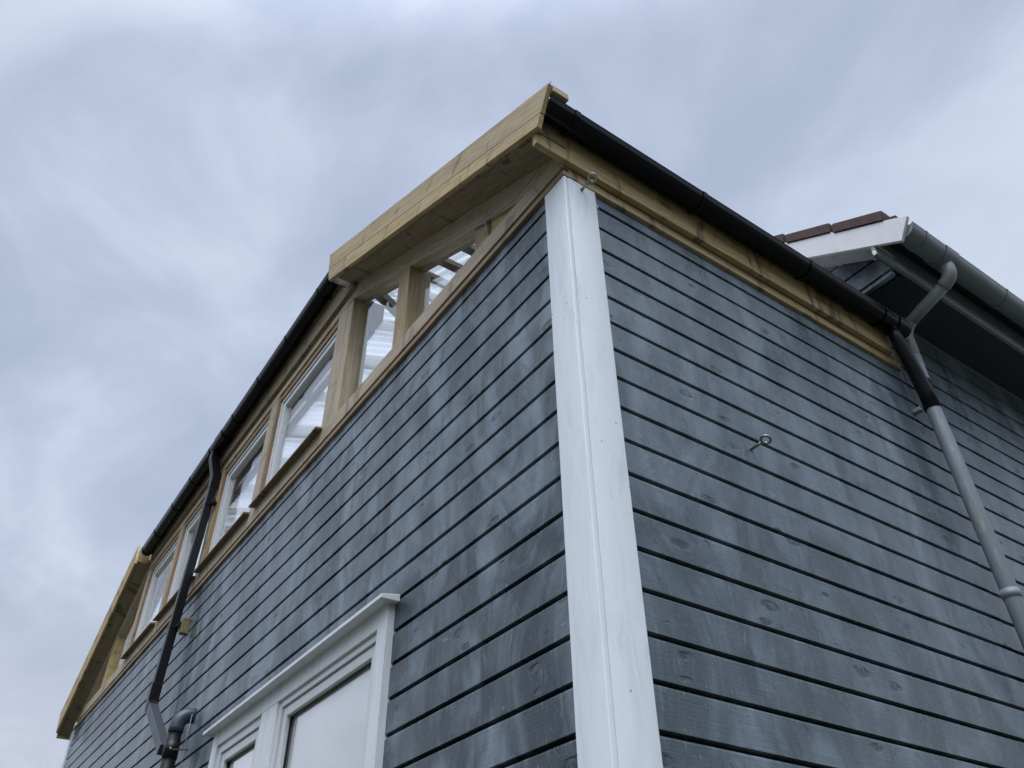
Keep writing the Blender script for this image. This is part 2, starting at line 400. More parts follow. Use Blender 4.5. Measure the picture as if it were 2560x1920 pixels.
def add_siding(bm, axis, d0, sgn, segs, zlo, zhi):
    """shiplap boards; axis = running axis (0 or 1); d0 = outer face coordinate; sgn = direction into the wall; segs(z0,z1)->list of (a,b)"""
    k0 = math.floor((zlo - ZG) / PITCH) - 1
    k = k0
    while ZG + k * PITCH < zhi:
        z0 = ZG + k * PITCH; z1 = z0 + PITCH; k += 1
        if z1 < zlo + .01: continue
        t0 = max(z0 + .0075, zlo); t1 = min(z1 - .0075, zhi)
        if t1 - t0 < .02: continue
        random.seed(k * 13 + axis)
        for (a, b) in segs(z0, z1):
            jit = random.uniform(0, .0012)
            pr = [(.032, t0), (.0012, t0), (0, t0 + .0012), (0, t1 - .008), (.001, t1 - .0045), (.0035, t1 - .0012), (.007, t1), (.032, t1)]
            vs = []
            for end in (a, b):
                row = []
                for dd, z in pr:
                    q = [0, 0, z]; q[axis] = end; q[1 - axis] = d0 + sgn * (dd + jit); row.append(bm.verts.new(q))
                vs.append(row)
            for i in range(len(pr) - 1): bm.faces.new((vs[0][i], vs[1][i], vs[1][i + 1], vs[0][i + 1]))
            bm.faces.new(vs[0]); bm.faces.new(vs[1][::-1])

# ------------------------------------------------------------ setting
bm = bmesh.new()
v = [bm.verts.new(q) for q in ((-400, -400, 0), (400, -400, 0), (400, 400, 0), (-400, 400, 0))]; bm.faces.new(v)
g = link('ground', bm, M_GROUND); g['kind'] = 'structure'

# ------------------------------------------------------------ the extension
WY = 9.77          # far end of the gable side
XE = 2.545         # end of the eave side
house = thing('timber_house', 'slate blue clad house extension with a glazed timber gable and clear roof', 'house')
SF = .014          # siding face
bm = bmesh.new()
def segs_l(z0, z1):
    if z1 > 3.20: return [(.14, WY)]
    return [(.14, 1.43), (3.64, WY)]
add_siding(bm, 1, SF, 1, segs_l, .1, 4.74)
link('gable_side_cladding', bm, M_SIDE_L, house)
bm = bmesh.new(); add_siding(bm, 0, SF, 1, lambda a, b: [(.178, XE)], .1, 4.76)
link('eave_side_cladding', bm, M_SIDE_R, house)
bm = bmesh.new()
for b in ((.05, .2, .2, 1.43, .0, 4.70), (.05, .2, 3.64, WY, 0, 4.70), (.05, .2, 1.43, 3.64, 3.2, 4.70), (.05, .2, 1.43, 3.64, 0, .9)): add_box(bm, *b)
add_box(bm, .052, XE, .05, .19, 0, 4.70)
add_box(bm, .2, XE, 9.6, WY, 0, 4.70)
link('wall_backing', bm, M_BACK, house)
box('upper_floor', (.2, XE, .19, 9.6, 4.55, 4.64), W['dx'], house)
# corner post: two boards, one edge on show
bm = bmesh.new()
add_box(bm, 0, .0225, 0, .149, 0, 4.722); a_ = list(bm.verts)
es = [e_ for e_ in bm.edges if abs(e_.verts[0].co.z - e_.verts[1].co.z) > 1]
bmesh.ops.bevel(bm, geom=es, offset=.004, segments=3, affect='EDGES', profile=.5)
post = link('corner_post', bm, M_WHITE, house); smooth_edges(post)
bm = bmesh.new(); add_box(bm, .0236, .186, .0006, .022, 0, 4.731)
es = [e_ for e_ in bm.edges if abs(e_.verts[0].co.z - e_.verts[1].co.z) > 1]
bmesh.ops.bevel(bm, geom=es, offset=.003, segments=2, affect='EDGES', profile=.5)
# paint blobs and drips on its edge
for (x, z, r, l) in ((.187, 4.655, .004, .03), (.189, 4.60, .0035, .012), (.187, 4.44, .004, .01), (.1875, 4.40, .003, .02)):
    bmesh.ops.create_icosphere(bm, subdivisions=2, radius=1, matrix=Matrix.Translation((x, .012, z)) @ Matrix.Diagonal((r, r, l, 1)))
for p0, p1 in (((.196, .012, 4.665), (.206, .0125, 4.640)),):
    add_tube(bm, [p0, ((p0[0] + p1[0]) / 2 + .002, .0118, (p0[2] + p1[2]) / 2 - .004), p1], [.0015, .003, .002], 8)
post2 = link('corner_post', bm, M_WHITE, house); smooth_edges(post2)
box('corner_post', (-.002, .02, WY, WY + .10, 0, 4.70), M_WHITE, house)
# trims
prism('trim_board', [(-.004, -.004), (.03, -.004), (.03, WY + .03), (-.004, WY + .03)], 2, 4.726, 4.76, W['oy'], house)
box('trim_board', (.031, XE - .02, -.004, .03, 4.732, 4.791), W['gx'], house)
box('trim_board', (.012, XE - .03, .012, .04, 4.7915, 4.812), W['dx'], house)
box('trim_board', (0.1, XE - .035, -.001, .035, 4.8125, 4.846), W['ry'], house)
box('trim_board', (.012, .05, .03, WY, 4.7605, 4.79), W['dy'], house)
# sill rail under the glazing
box('bottom_rail', (0, .0995, -.001, WY, 4.7955, 4.912), W['ry'], house)
# raking rails, head rail
SL = .505
zl = lambda y: 4.722 + .509 * y          # lower edge of the near raking rail
zu = lambda y: 4.90 + .502 * y
prism('raking_rail', [(.022, 4.9125), (.373, 4.9125), (2.48, zl(2.48)), (2.48, zu(2.48)), (.02, 4.918)], 0, -.001, .10, W['rs'], house)
FS = .625; FB = 7.78
zlf = lambda y: 5.985 - FS * (y - FB)
prism('raking_rail', [(FB, 6.12), (FB, 5.985), (FB + (5.985 - 4.9125) / FS, 4.9125), (FB + (6.12 - 4.9125) / FS, 4.9125)], 0, -.001, .10, W['rsf'], house)
box('head_rail', (-.001, .10, 2.4805, FB - .0005, 5.985, 6.13), W['ry'], house)
box('head_liner', (.012, .09, 2.72, FB - .04, 5.925, 5.9845), W['oy'], house)
# gable posts
def gpost(y0, y1, top0, top1, mat, x0=.002, x1=.098, parent=house):
    return prism('gable_post', [(y0, 4.9122), (y1, 4.9122), (y1, top1), (y0, top0)], 0, x0, x1, mat, parent)
gpost(2.463, 2.56, zl(2.463) - .001, zl(2.479) - .001, W['rz'])
gpost(2.5605, 2.72, 5.9845, 5.9845, W['rz'], .0005, .097)
box('gable_post', (.10, .16, 2.49, 2.70, 4.9122, 6.05), W['gz'], house)
gpost(1.55, 1.697, zl(1.55) - .001, zl(1.697) - .001, W['gz'])
box('gable_post', (.10, .17, 1.58, 1.67, 4.9122, zl(1.6)), W['rz'], house)
gpost(.645, .785, zl(.645) - .001, zl(.785) - .001, W['gz'], .012)
gpost(.40, .642, zl(.40) - .001, zl(.642) - .001, W['gz'], .02)
MU = [(3.88, 4.075), (5.21, 5.40), (6.44, 6.60), (7.62, 7.79)]
for y0, y1 in MU:
    tz = 5.9845 if y1 < 7.78 else 5.97
    o = prism('mullion', [(y0 + .05, 4.9122), (y1, 4.9122), (y1, tz), (y0 + .05, tz)], 0, .001, .09, W['rz'], house)
    prism('mullion', [(y0, 4.9122), (y0 + .0495, 4.9122), (y0 + .0495, tz), (y0, tz)], 0, .003, .09, W['oz'], house)
gpost(8.60, 8.74, zlf(8.60) - .001, zlf(8.74) - .001, W['gz'])
# fixed panes of the raking part
def pane_poly(poly, par, x=.062, mat=M_GLASS):
    return prism('pane', poly, 0, x, x + .004, mat, par, bevel=0)
pane_poly([(1.698, 4.913), (2.462, 4.913), (2.462, zl(2.462)), (1.698, zl(1.698))], house)
pane_poly([(.786, 4.913), (1.549, 4.913), (1.549, zl(1.549)), (.786, zl(.786))], house)
pane_poly([(7.791, 4.913), (8.599, 4.913), (8.599, zlf(8.599)), (7.791, zlf(7.791))], house)
pane_poly([(8.741, 4.913), (9.45, 4.913), (8.741, zlf(8.741))], house)
# opening windows
def window(y0, y1, z0, z1):
    wroot = bpy.data.objects.new('window', None); COL.objects.link(wroot); wroot.parent = house
    def ring(bm, a, b, c, d_, wd, x0, x1):
        add_box(bm, x0, x1, a, a + wd, c, d_); add_box(bm, x0, x1, b - wd, b, c, d_)
        add_box(bm, x0, x1, a + wd, b - wd, c, c + wd); add_box(bm, x0, x1, a + wd, b - wd, d_ - wd, d_)
    bm = bmesh.new(); ring(bm, y0 + .002, y1 - .002, z0, z1, .032, .024, .088)
    link('frame', bm, M_FRAME, wroot, bevel=.003)
    bm = bmesh.new(); ring(bm, y0 + .039, y1 - .039, z0 + .037, z1 - .037, .05, .034, .086)
    link('sash', bm, M_FRAME, wroot, bevel=.004)
    box('pane', (.06, .066, y0 + .0885, y1 - .0885, z0 + .0865, z1 - .0865), M_GLASS, wroot, bevel=0)
    bm = bmesh.new(); add_prism(bm, [(-.05, z0 - .034), (.024, z0 - .020), (.024, z0 - .001), (-.05, z0 - .018)], 1, y0 - .03, y1 + .06)
    link('sill', bm, W['sy'], wroot, bevel=.002)
ys = [2.72] + [y for m_ in MU for y in m_]
for i in range(4): window(ys[2 * i], ys[2 * i + 1], 4.937, 5.924)

# ---- near barge board: wide board over a narrow one
BX = -.2
prism('barge_board', [(-.176, 5.066), (2.586, 6.44), (2.56, 6.262), (-.107, 4.919)], 0, BX, BX + .024, W['barge'], house, bevel=.002, label='upper, wider board of the near barge')
prism('barge_board', [(-.105, 4.914), (2.20, 6.0755), (2.16, 5.921), (-.078, 4.842)], 0, BX - .0015, BX + .0235, W['barge'], house, bevel=.002)
prism('barge_board', [(2.204, 6.0775), (2.559, 6.257), (2.507, 6.09), (2.164, 5.9225)], 0, BX - .001, BX + .0235, W['barge'], house, bevel=.002)
# return piece at the tip, above the gutter
box('roof_edge_strip', (BX + .0245, -.085, -.178, -.14, 5.025, 5.068), W['gx'], house)
# torn fibre at the tip
tube('splinter', [(BX + .01, -.172, 5.06), (BX + .012, -.180, 5.085), (BX + .02, -.176, 5.10)], [.003, .002, .0008], W['gx'], house, seg=6)
# soffit boards
def soffit(x0, x1, zb, y0, y1, mat, s_, nm='soffit_board', th=.018):
    prism(nm, [(y0, zb + s_ * y0), (y1, zb + s_ * y1), (y1, zb + th + s_ * y1), (y0, zb + th + s_ * y0)], 0, x0, x1, mat, house, bevel=.0015)
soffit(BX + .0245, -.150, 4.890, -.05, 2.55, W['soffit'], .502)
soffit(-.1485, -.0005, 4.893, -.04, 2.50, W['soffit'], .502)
box('soffit_end', (-.175, -.045, 2.5505, 2.562, 6.14, 6.22), W['ds'], house)
# far barge and its soffit
FX = -.16
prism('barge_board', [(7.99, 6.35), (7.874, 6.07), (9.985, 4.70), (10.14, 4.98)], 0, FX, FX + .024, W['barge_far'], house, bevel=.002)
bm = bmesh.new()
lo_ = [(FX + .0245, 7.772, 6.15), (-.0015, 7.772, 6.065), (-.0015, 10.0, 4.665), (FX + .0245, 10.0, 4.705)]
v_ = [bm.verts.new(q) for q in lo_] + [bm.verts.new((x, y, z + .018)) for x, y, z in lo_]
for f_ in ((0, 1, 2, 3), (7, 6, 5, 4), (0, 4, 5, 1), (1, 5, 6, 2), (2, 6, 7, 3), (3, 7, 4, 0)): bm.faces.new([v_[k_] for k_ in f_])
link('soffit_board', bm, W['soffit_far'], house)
box('soffit_end', (-.16, -.034, 7.74, 7.77, 6.04, 6.19), W['gx'], house)
box('soffit_end', (FX + .0245, .08, 10.0005, 10.025, 4.655, 4.80), W['barge_far'], house)
# fascias
box('fascia', (-.176, XE - .12, -.036, -.006, 4.795, 5.02), W['gx'], house)
box('fascia', (-.032, -.004, 2.44, 7.735, 6.072, 6.36), W['fy'], house)
box('filler', (-.003, .10, 2.40, 7.73, 6.1305, 6.33), W['dy'], house)
# ---- roof frame and clear roof
RZ = 5.125
for i, y in enumerate([.05, .40, .77, 1.09, 1.45, 1.78, 2.10, 2.42]):
    prism('purlin', [(y - .05, RZ - .06 + .5 * (y - .05)), (y + .05, RZ - .06 + .5 * (y + .05)), (y + .05, RZ - .014 + .5 * (y + .05)), (y - .05, RZ - .014 + .5 * (y - .05))], 0, .12, 2.28, W['dx'], house)
def rafter(x0, x1, y0, y1, d0, d1):
    prism('rafter', [(y0, RZ - d0 + .5 * y0), (y1, RZ - d0 + .5 * y1), (y1, RZ - d1 + .5 * y1), (y0, RZ - d1 + .5 * y0)], 0, x0, x1, W['ds'], house)
rafter(.101, .16, .3, 2.48, .22, .065)
rafter(.165, .235, 1.5, 2.60, .135, .065); rafter(.245, .31, 1.72, 2.66, .12, .065)
rafter(1.1, 1.16, .1, 3.0, .2, .065)
# near slope sheet (corrugated down the slope)
def near_sheet():
    bm = bmesh.new(); xs = [-.17 + i * 2.45 / 260 for i in range(261)]; prev = None
    for x in xs:
        a = .013 * sin(2 * pi * x / .076); y1 = 2.42 + .7 * max(x, 0)
        col = [bm.verts.new((x, y, RZ + a + .5 * y)) for y in (-.05, .6, 1.4, y1)]
        if prev:
            for i in range(3): bm.faces.new((prev[i], col[i], col[i + 1], prev[i + 1]))
        prev = col
    return link('roof_sheet', bm, M_POLY, house, smooth=True)
near_sheet()
def hip_sheet():
    bm = bmesh.new(); n = 440; prev = None
    for i in range(n + 1):
        y = 2.44 + 5.5 * i / n
        a = .014 * sin(2 * pi * y / .09)
        x1 = max(-.05, min(2.28, (y - 2.42) / .7, (7.98 - y) / .565))
        col = [bm.verts.new((x, y, 6.345 + a + .35 * x)) for x in (-.1, -.1 + (x1 + .1) * .5, x1)]
        if prev:
            for k_ in range(2): bm.faces.new((prev[k_], col[k_], col[k_ + 1], prev[k_ + 1]))
        prev = col
    return link('roof_sheet', bm, M_POLY, house, smooth=True)
hip_sheet()
def far_sheet():
    bm = bmesh.new(); prev = None
    for i in range(241):
        x = -.12 + i * 2.4 / 240; a = .008 * sin(2 * pi * x / .076)
        y0 = 7.93 - .565 * max(x, 0)
        col = [bm.verts.new((x, y, 5.19 + a + FS * (WY - y))) for y in (WY + .17, (WY + y0) / 2, y0)]
        if prev:
            for k_ in range(2): bm.faces.new((prev[k_], col[k_], col[k_ + 1], prev[k_ + 1]))
        prev = col
    return link('roof_sheet', bm, M_POLY, house, smooth=True)
far_sheet()
# hip rafters and wall plate
def hip_raf(y, wd, x0=.14, x1=None, mat=None):
    x1 = x1 if x1 is not None else max(.3, min(2.2, (y - 2.5) / .75, (7.9 - y) / .6))
    prism('rafter', [(x0, 6.285 + .35 * x0), (x1, 6.285 + .35 * x1), (x1, 6.333 + .35 * x1), (x0, 6.333 + .35 * x0)], 1, y - wd / 2, y + wd / 2, mat or W['dx'], house)
for y, wd in ((3.13, .09), (3.69, .16), (4.33, .1), (5.0, .18), (5.65, .1), (6.3, .12), (6.9, .1), (7.4, .1)): hip_raf(y, wd)
prism('wall_plate', [(.102, 6.131), (.27, 6.15), (.27, 6.30), (.102, 6.28)], 1, 2.72, 7.7, W['dy'], house)
for x, y0, y1 in ((.38, 3.0, 7.5),):
    prism('purlin', [(x, 6.235 + .35 * x), (x + .07, 6.235 + .35 * (x + .07)), (x + .07, 6.28 + .35 * (x + .07)), (x, 6.28 + .35 * x)], 1, y0, y1, W['dy'], house)
tube('hip_rafter', [(.12, 2.56, 6.30), (2.2, 4.02, 6.98)], .035, W['dx'], house, square=True)
# corbel blocks beside the left gable post
box('corbel', (.161, .25, 2.45, 2.64, 5.86, 6.02), W['ds'], house, bevel=.015)
box('corbel', (.161, .205, 2.47, 2.60, 5.74, 5.859), W['ds'], house, bevel=.012)
# milky film slung under the roof timbers
def film(name, pts_rows):
    bm = bmesh.new(); rows = [[bm.verts.new(q) for q in r] for r in pts_rows]
    for i in range(len(rows) - 1):
        for j in range(len(rows[0]) - 1): bm.faces.new((rows[i][j], rows[i][j + 1], rows[i + 1][j + 1], rows[i + 1][j]))
    return link(name, bm, M_FILM, house, smooth=True)
rows = []
for i in range(13):
    r_ = []
    for j in range(9):
        x = .445 + j * .21; y = .3 + (2.30 + .7 * x - .3) * i / 12
        r_.append((x + .02 * sin(y * 5) * (1 if j == 0 else 0), y, RZ - .085 + .5 * y - .012 * sin(pi * j / 8)))
    rows.append(r_)
film('film', rows)
rows = []
for i in range(37):
    y = 2.95 + 4.4 * i / 36
    ed = .52 - .13 * abs(sin((y - 2.72) * 2.45)) ** .5
    x1 = max(ed + .1, min(2.2, (y - 2.45) / .72, (7.95 - y) / .58))
    rows.append([(ed + (x1 - ed) * j / 6, y, 6.225 + .35 * (ed + (x1 - ed) * j / 6) - .02 * sin(pi * j / 6)) for j in range(7)])
film('film', rows)
# sealant smears at the top of the right-hand post
bm = bmesh.new()
def smear(pts, r):
    add_tube(bm, [(-.0025, y, z) for y, z in pts], r, 8)
smear([(.80, 5.118), (.74, 5.105), (.68, 5.06), (.655, 5.045)], [.004, .009, .008, .006])
smear([(.655, 5.05), (.652, 4.99), (.650, 4.945)], [.006, .009, .006])
smear([(.66, 5.055), (.60, 5.04), (.55, 5.005), (.49, 4.985)], [.007, .008, .005, .004])
smear([(.655, 5.09), (.625, 5.078), (.60, 5.062)], [.004, .008, .003])
smear([(.49, 4.985), (.40, 4.958), (.30, 4.955), (.18, 4.97)], [.004, .006, .004, .002])
smear([(.645, 4.945), (.70, 4.918), (.76, 4.915)], [.005, .004, .003])
for v_ in bm.verts: v_.co.x = -.0025 + (v_.co.x + .0025) * .14
for v_ in bm.verts: v_.co.z += .004 * sin(v_.co.y * 160)
o = link('sealant', bm, M_SEAL, house, smooth=True)
# ---- window below: trims, drip board, two lights
lw = bpy.data.objects.new('lower_window', None); COL.objects.link(lw); lw.parent = house
def bx(nm, b, m_, bv=.002): return box(nm, b, m_, lw, bevel=bv)
bx('casing', (-.022, .03, 1.392, 1.482, .95, 3.166), M_TRIM)
bx('casing', (-.018, .03, 2.635, 2.865, .95, 3.078), M_TRIM)
bx('casing', (-.022, .03, 3.592, 3.685, .95, 3.166), M_TRIM)
bx('casing', (-.0195, .03, 1.4825, 3.5915, 3.0785, 3.166), M_TRIM)
prism('drip_board', [(-.078, 3.166), (.016, 3.1675), (.016, 3.205), (-.078, 3.186)], 1, 1.352, 3.745, M_TRIM, lw, bevel=.003)
def light(y0, y1, z1, wd):
    bm = bmesh.new()
    def ring(a, b, d_, ww, x0, x1):
        add_box(bm, x0, x1, a, a + ww, .95, d_); add_box(bm, x0, x1, b - ww, b, .95, d_); add_box(bm, x0, x1, a + ww, b - ww, d_ - ww, d_)
    ring(y0, y1, z1, wd, -.004, .08)
    link('frame', bm, M_FRAME, lw, bevel=.003)
    bm = bmesh.new(); a, b, d_ = y0 + wd + .004, y1 - wd - .004, z1 - wd - .004
    ring(a, b, d_, .052, .008, .078)
    link('sash', bm, M_FRAME, lw, bevel=.004)
    box('pane', (.04, .046, a + .0525, b - .0525, .95, d_ - .0525), M_GLASS2, lw, bevel=0)
    bm = bmesh.new(); ga, gb, gd = a + .0505, b - .0505, d_ - .0505
    for q in ((ga, ga + .009, .95, gd), (gb - .009, gb, .95, gd), (ga + .009, gb - .009, gd - .009, gd)): add_box(bm, .03, .0395, *q)
    link('gasket', bm, M_BLACKP, lw)
    bm = bmesh.new()
    for q in ((a - .0035, a - .0005, .95, d_ + .003), (a - .0005, b + .003, d_ + .0005, d_ + .003)): add_box(bm, .012, .02, *q)
    link('gasket', bm, M_BLACKP, lw)
    box('blind', (.052, .056, a + .005, b - .005, .95, d_ - .01), M_BLIND, lw, bevel=0)
light(1.4825, 2.6345, 3.078, .036)
light(2.8655, 3.5915, 3.078, .05)

# ------------------------------------------------------------ the older house behind
main = thing('tiled_house', 'older house behind with brown roof tiles, white bargeboard and deep eave at right', 'house', (2.3, 0, 0))
bm = bmesh.new(); add_siding(bm, 0, SF + .003, 1, lambda a, b: [(XE + .006, 9.0)], .1, 5.25)
link('cladding', bm, M_SIDE_R, main)
bm = bmesh.new(); add_box(bm, XE + .01, 9, .052, .2, 0, 5.25)
link('wall_backing', bm, M_BACK, main)
GX = 2.3
VB = lambda y: 5.215 + .66 * (y + .445)        # underside line of the verge
bm = bmesh.new()
add_siding(bm, 1, GX, 1, lambda z0, z1: [(max(-.262, (z0 - 5.215) / .66 - .445), 4.2)], 5.2, 8.2)
link('gable_cladding', bm, M_SIDE_L, main)
prism('gable_backing', [(-.25, 5.26), (4.2, 5.26), (4.2, 8.1), (-.25, VB(-.25) - .02)], 0, GX + .036, GX + .1, M_BACK, main, bevel=0)
XB = 2.13
prism('barge_board', [(-.533, 5.345), (-.448, 5.21), (4.2, 5.21 + .66 * 4.648), (4.2, 5.345 + .645 * 4.733)], 0, XB, XB + .025, M_MAINW, main, bevel=.002)
prism('verge_soffit', [(-.30, VB(-.30) + .006), (4.2, VB(4.2) + .006), (4.2, VB(4.2) + .03), (-.30, VB(-.30) + .03)], 0, XB + .0255, GX + .025, M_PEEL, main)
box('fascia', (XB + .005, 9, -.292, -.27, 5.245, 5.47), M_GFAS, main)
prism('fascia_end', [(-.2925, 5.2455), (-.2695, 5.2455), (-.2695, 5.29), (-.2925, 5.27)], 0, XB + .001, XB + .0045, M_MAINW, main)
box('soffit', (GX + .105, 9, -.269, .013, 5.252, 5.27), M_BLUE, main)
box('bargeboard_return', (XB + .0255, GX, -.269, -.262, 5.252, 5.36), M_BLUE, main)  # coloured dark to stand for the shade under the verge
prism('eave_shade_board', [(-.40, 5.36), (-.2925, 5.36 + .10), (-.2925, 5.46), (-.2925, 5.49), (-.40, 5.41)], 0, XB + .03, 9, M_BLUE, main, bevel=0)  # dark board added for the shadow on the upper fascia
# tiles: courses of slabs stepping up the verge, columns along the roof
bm = bmesh.new()
random.seed(3)
for cx in range(9):
    for cy in range(13):
        y0 = -.405 + .32 * cy; x0 = XB - .012 + cx * .28
        th = .085; j = random.uniform(-.006, .006)
        zb = lambda y: 5.365 + .645 * (y + .50)
        q = [(y0 + j, zb(y0) - .006), (y0 + .313, zb(y0 + .313) - .018), (y0 + .300, zb(y0 + .300) + th - .012), (y0 + j - .012, zb(y0 - .012) + th + .004)]
        bmt = bmesh.new(); add_prism(bmt, q, 0, x0 + .002, x0 + .277)
        bmesh.ops.bevel(bmt, geom=list(bmt.edges), offset=.009, segments=2, affect='EDGES')
        me_ = bpy.data.meshes.new('tmp'); bmt.to_mesh(me_); bmt.free(); bm.from_mesh(me_); bpy.data.meshes.remove(me_)
    # lip of the first course reaching over the gutter
    x0 = XB - .012 + cx * .28
    add_prism(bm, [(-.47, 5.40), (-.41, 5.425), (-.41, 5.455), (-.47, 5.425)], 0, x0 + .03, x0 + .25)
tiles = link('roof_tiles', bm, M_TILE, main); smooth_edges(tiles, 40)
prism('roof_deck', [(-.40, 5.412), (4.2, 5.412 + .645 * 4.6), (4.2, 5.35 + .645 * 4.6), (-.40, 5.38)], 0, XB + .03, 9, M_BACK, main, bevel=0)

# ------------------------------------------------------------ gutters
def gutter_profile(r, th=.003, lip=.006):
    pts = []
    for i in range(13):
        a = pi + pi * i / 12
        pts.append((r * cos(a), r * sin(a)))
    inner = [((r - th) * cos(a), (r - th) * sin(a)) for a in [pi + pi * (12 - i) / 12 for i in range(13)]]
    pts = [(-r - .001, .004), (-r - .004, .009)] + pts[0:] + [(r, .004)] + [(r - th, .004)] + inner + [(-r + th, .006), (-r + .003, .012)]
    return pts
def gutter(root, axis, along0, along1, c0, zc0, zc1, r, mat, outward):
    """half-round channel; axis = running axis; c0 = centre across; outward = sign of the open-air side"""
    bm = bmesh.new(); prof = gutter_profile(r)
    rows = []
    for al, zc in ((along0, zc0), (along1, zc1)):
        row = []
        for (a, b) in prof:
            q = [0, 0, zc + b]; q[axis] = al; q[1 - axis] = c0 - outward * a; row.append(bm.verts.new(q))
        rows.append(row)
    n = len(prof)
    for i in range(n): bm.faces.new((rows[0][i], rows[1][i], rows[1][(i + 1) % n], rows[0][(i + 1) % n]))
    # stop ends
    for al, zc, s_ in ((along0, zc0, -1), (along1, zc1, 1)):
        vs = []
        for i in range(13):
            a = pi + pi * i / 12; q = [0, 0, zc + r * sin(a)]; q[axis] = al + s_ * .001; q[1 - axis] = c0 - outward * r * cos(a); vs.append(bm.verts.new(q))
        bm.faces.new(vs)
    o = link('channel', bm, mat, root); smooth_edges(o, 50)
    return o
def bracket(root, axis, al, c0, zc, r, mat, outward, wdt=.03, nm='bracket'):
    bm = bmesh.new(); rows = []
    R0, R1 = r + .0005, r + .006
    prof = [(R1 * cos(pi + pi * i / 12), R1 * sin(pi + pi * i / 12)) for i in range(13)] + [(r + .012, .02), (r + .004, .02), (r + .0, .0)]
    prof = [(-R1, .012), (-r + .006, .017)][::1] + prof
    prof += [(R0 * cos(2 * pi - pi * i / 12), R0 * sin(2 * pi - pi * i / 12)) for i in range(1, 13)]
    for s_ in (-wdt / 2, wdt / 2):
        row = []
        for a, b in prof:
            q = [0, 0, zc + b]; q[axis] = al + s_; q[1 - axis] = c0 - outward * (a); row.append(bm.verts.new(q))
        rows.append(row)
    n = len(prof)
    for i in range(n): bm.faces.new((rows[0][i], rows[1][i], rows[1][(i + 1) % n], rows[0][(i + 1) % n]))
    bm.faces.new(rows[0]); bm.faces.new(rows[1][::-1])
    o = link(nm, bm, mat, root); smooth_edges(o, 40); return o
# a is measured from the outer edge (-) to the wall side (+): outward -1 for walls facing -x / -y means outer = c0 - r
gr = thing('gutter', 'black half-round gutter above the wood fascia right of the white post', 'gutter', (1.15, -.0985, 4.93))
gutter(gr, 0, BX + .026, 2.51, -.0985, 5.0, 4.965, .0605, M_BLACK, -1)
for x in (-.02, .80, 1.62, 2.28): bracket(gr, 0, x, -.0985, 5.0 - .014 * (x + .17), .0605, M_BLACK, -1)
bracket(gr, 0, 2.44, -.0985, 4.966, .0625, M_BLACK, -1, .09, 'stop_end')
gl = thing('gutter', 'black half-round gutter running along the top of the glazed gable above the windows', 'gutter', (-.0955, 5.1, 6.2))
gutter(gl, 1, 2.60, 7.70, -.0955, 6.355, 6.165, .0615, M_BLACK, -1)
for y in (2.90, 3.545, 4.165, 4.79, 5.425, 6.0, 6.58, 7.21, 7.66): bracket(gl, 1, y, -.0955, 6.355 - .0373 * (y - 2.6), .0615, M_BLACK, -1)
bracket(gl, 1, 5.15, -.0955, 6.26, .0625, M_BLACK, -1, .20, 'outlet')
gm = thing('gutter', 'grey half-round gutter on the eave of the tiled house at right', 'gutter', (4.5, -.44, 5.2))
gutter(gm, 0, XB + .026, 9.0, -.468, 5.30, 5.27, .066, M_GREYG, -1)
for x in (2.30, 3.14, 4.0, 4.9): bracket(gm, 0, x, -.468, 5.30 - .0044 * (x - 2.1), .066, M_GREYG, -1, .02)
bracket(gm, 0, 2.55, -.468, 5.298, .0675, M_GREYG, -1, .13, 'outlet')

# ------------------------------------------------------------ downpipes
dp = thing('downpipe', 'long black square downpipe crossing the gable windows with a cranked foot', 'downpipe', (-.1, 5.35, 3.3))
R = .036
tube('swan_neck', [(-.098, 5.36, 6.24), (-.098, 5.36, 6.12), (-.045, 5.345, 5.93), (-.048, 5.345, 5.80)], .040, M_BLACKP, dp, square=True, bevel=.004)
tube('pipe', [(-.048, 5.345, 5.84), (-.096, 5.345, 3.86)], R, M_BLACKP, dp, square=True, bevel=.006)
tube('pipe_elbow', [(-.096, 5.345, 3.95), (-.097, 5.345, 3.79), (-.097, 5.30, 3.75)], .040, M_BLACKP, dp, square=True, bevel=.005)
tube('pipe_offset', [(-.097, 5.318, 3.765), (-.09, 4.66, 3.315)], R, M_SLATE, dp, square=True, bevel=.006, label='slate grey painted slanting length')
tube('collar', [(-.09, 4.70, 3.342), (-.09, 4.60, 3.274)], .037, M_SLATE, dp, square=True, bevel=.004)
for z, x in ((5.62, -.052), (4.42, -.083)):
    bm = bmesh.new(); add_box(bm, x - .037, x + .037, 5.306, 5.384, z - .012, z + .012); add_box(bm, x + .01, .0, 5.25, 5.305, z - .012, z + .012); add_box(bm, x + .005, x + .03, 5.225, 5.2495, z - .022, z + .022)
    link('clip', bm, M_BLACKP, dp, bevel=.002)
blk = box('spacer_block', (-.05, .013, 5.19, 5.25, 4.34, 4.47), W['bz'], None, bevel=.003)
blk['label'] = 'small pale timber block on the cladding behind the black downpipe clip'; blk['category'] = 'wood block'
st = thing('soil_pipe', 'dark round waste pipe with a blue grey bend going into the cladding', 'waste pipe', (-.085, 4.42, 0))
tube('bend', [(-.085, 4.42, 3.35)] + arc((-.085, 4.42, 3.38), (-.085, 4.42, 3.475), (.02, 4.42, 3.478), 8), .051, M_STACK, st, 20, label='blue grey painted bend')
tube('pipe', [(-.085, 4.42, 0), (-.085, 4.42, 3.36)], .046, M_BLACKP, st, 20)
tube('collar', [(-.085, 4.42, 3.18), (-.085, 4.42, 3.30)], .0505, M_BLACKP, st, 20)
hk = thing('wire_hook', 'bent wire hook with a thin pale cable on the cladding next to the waste pipe', 'hook', (0, 4.38, 3.24))
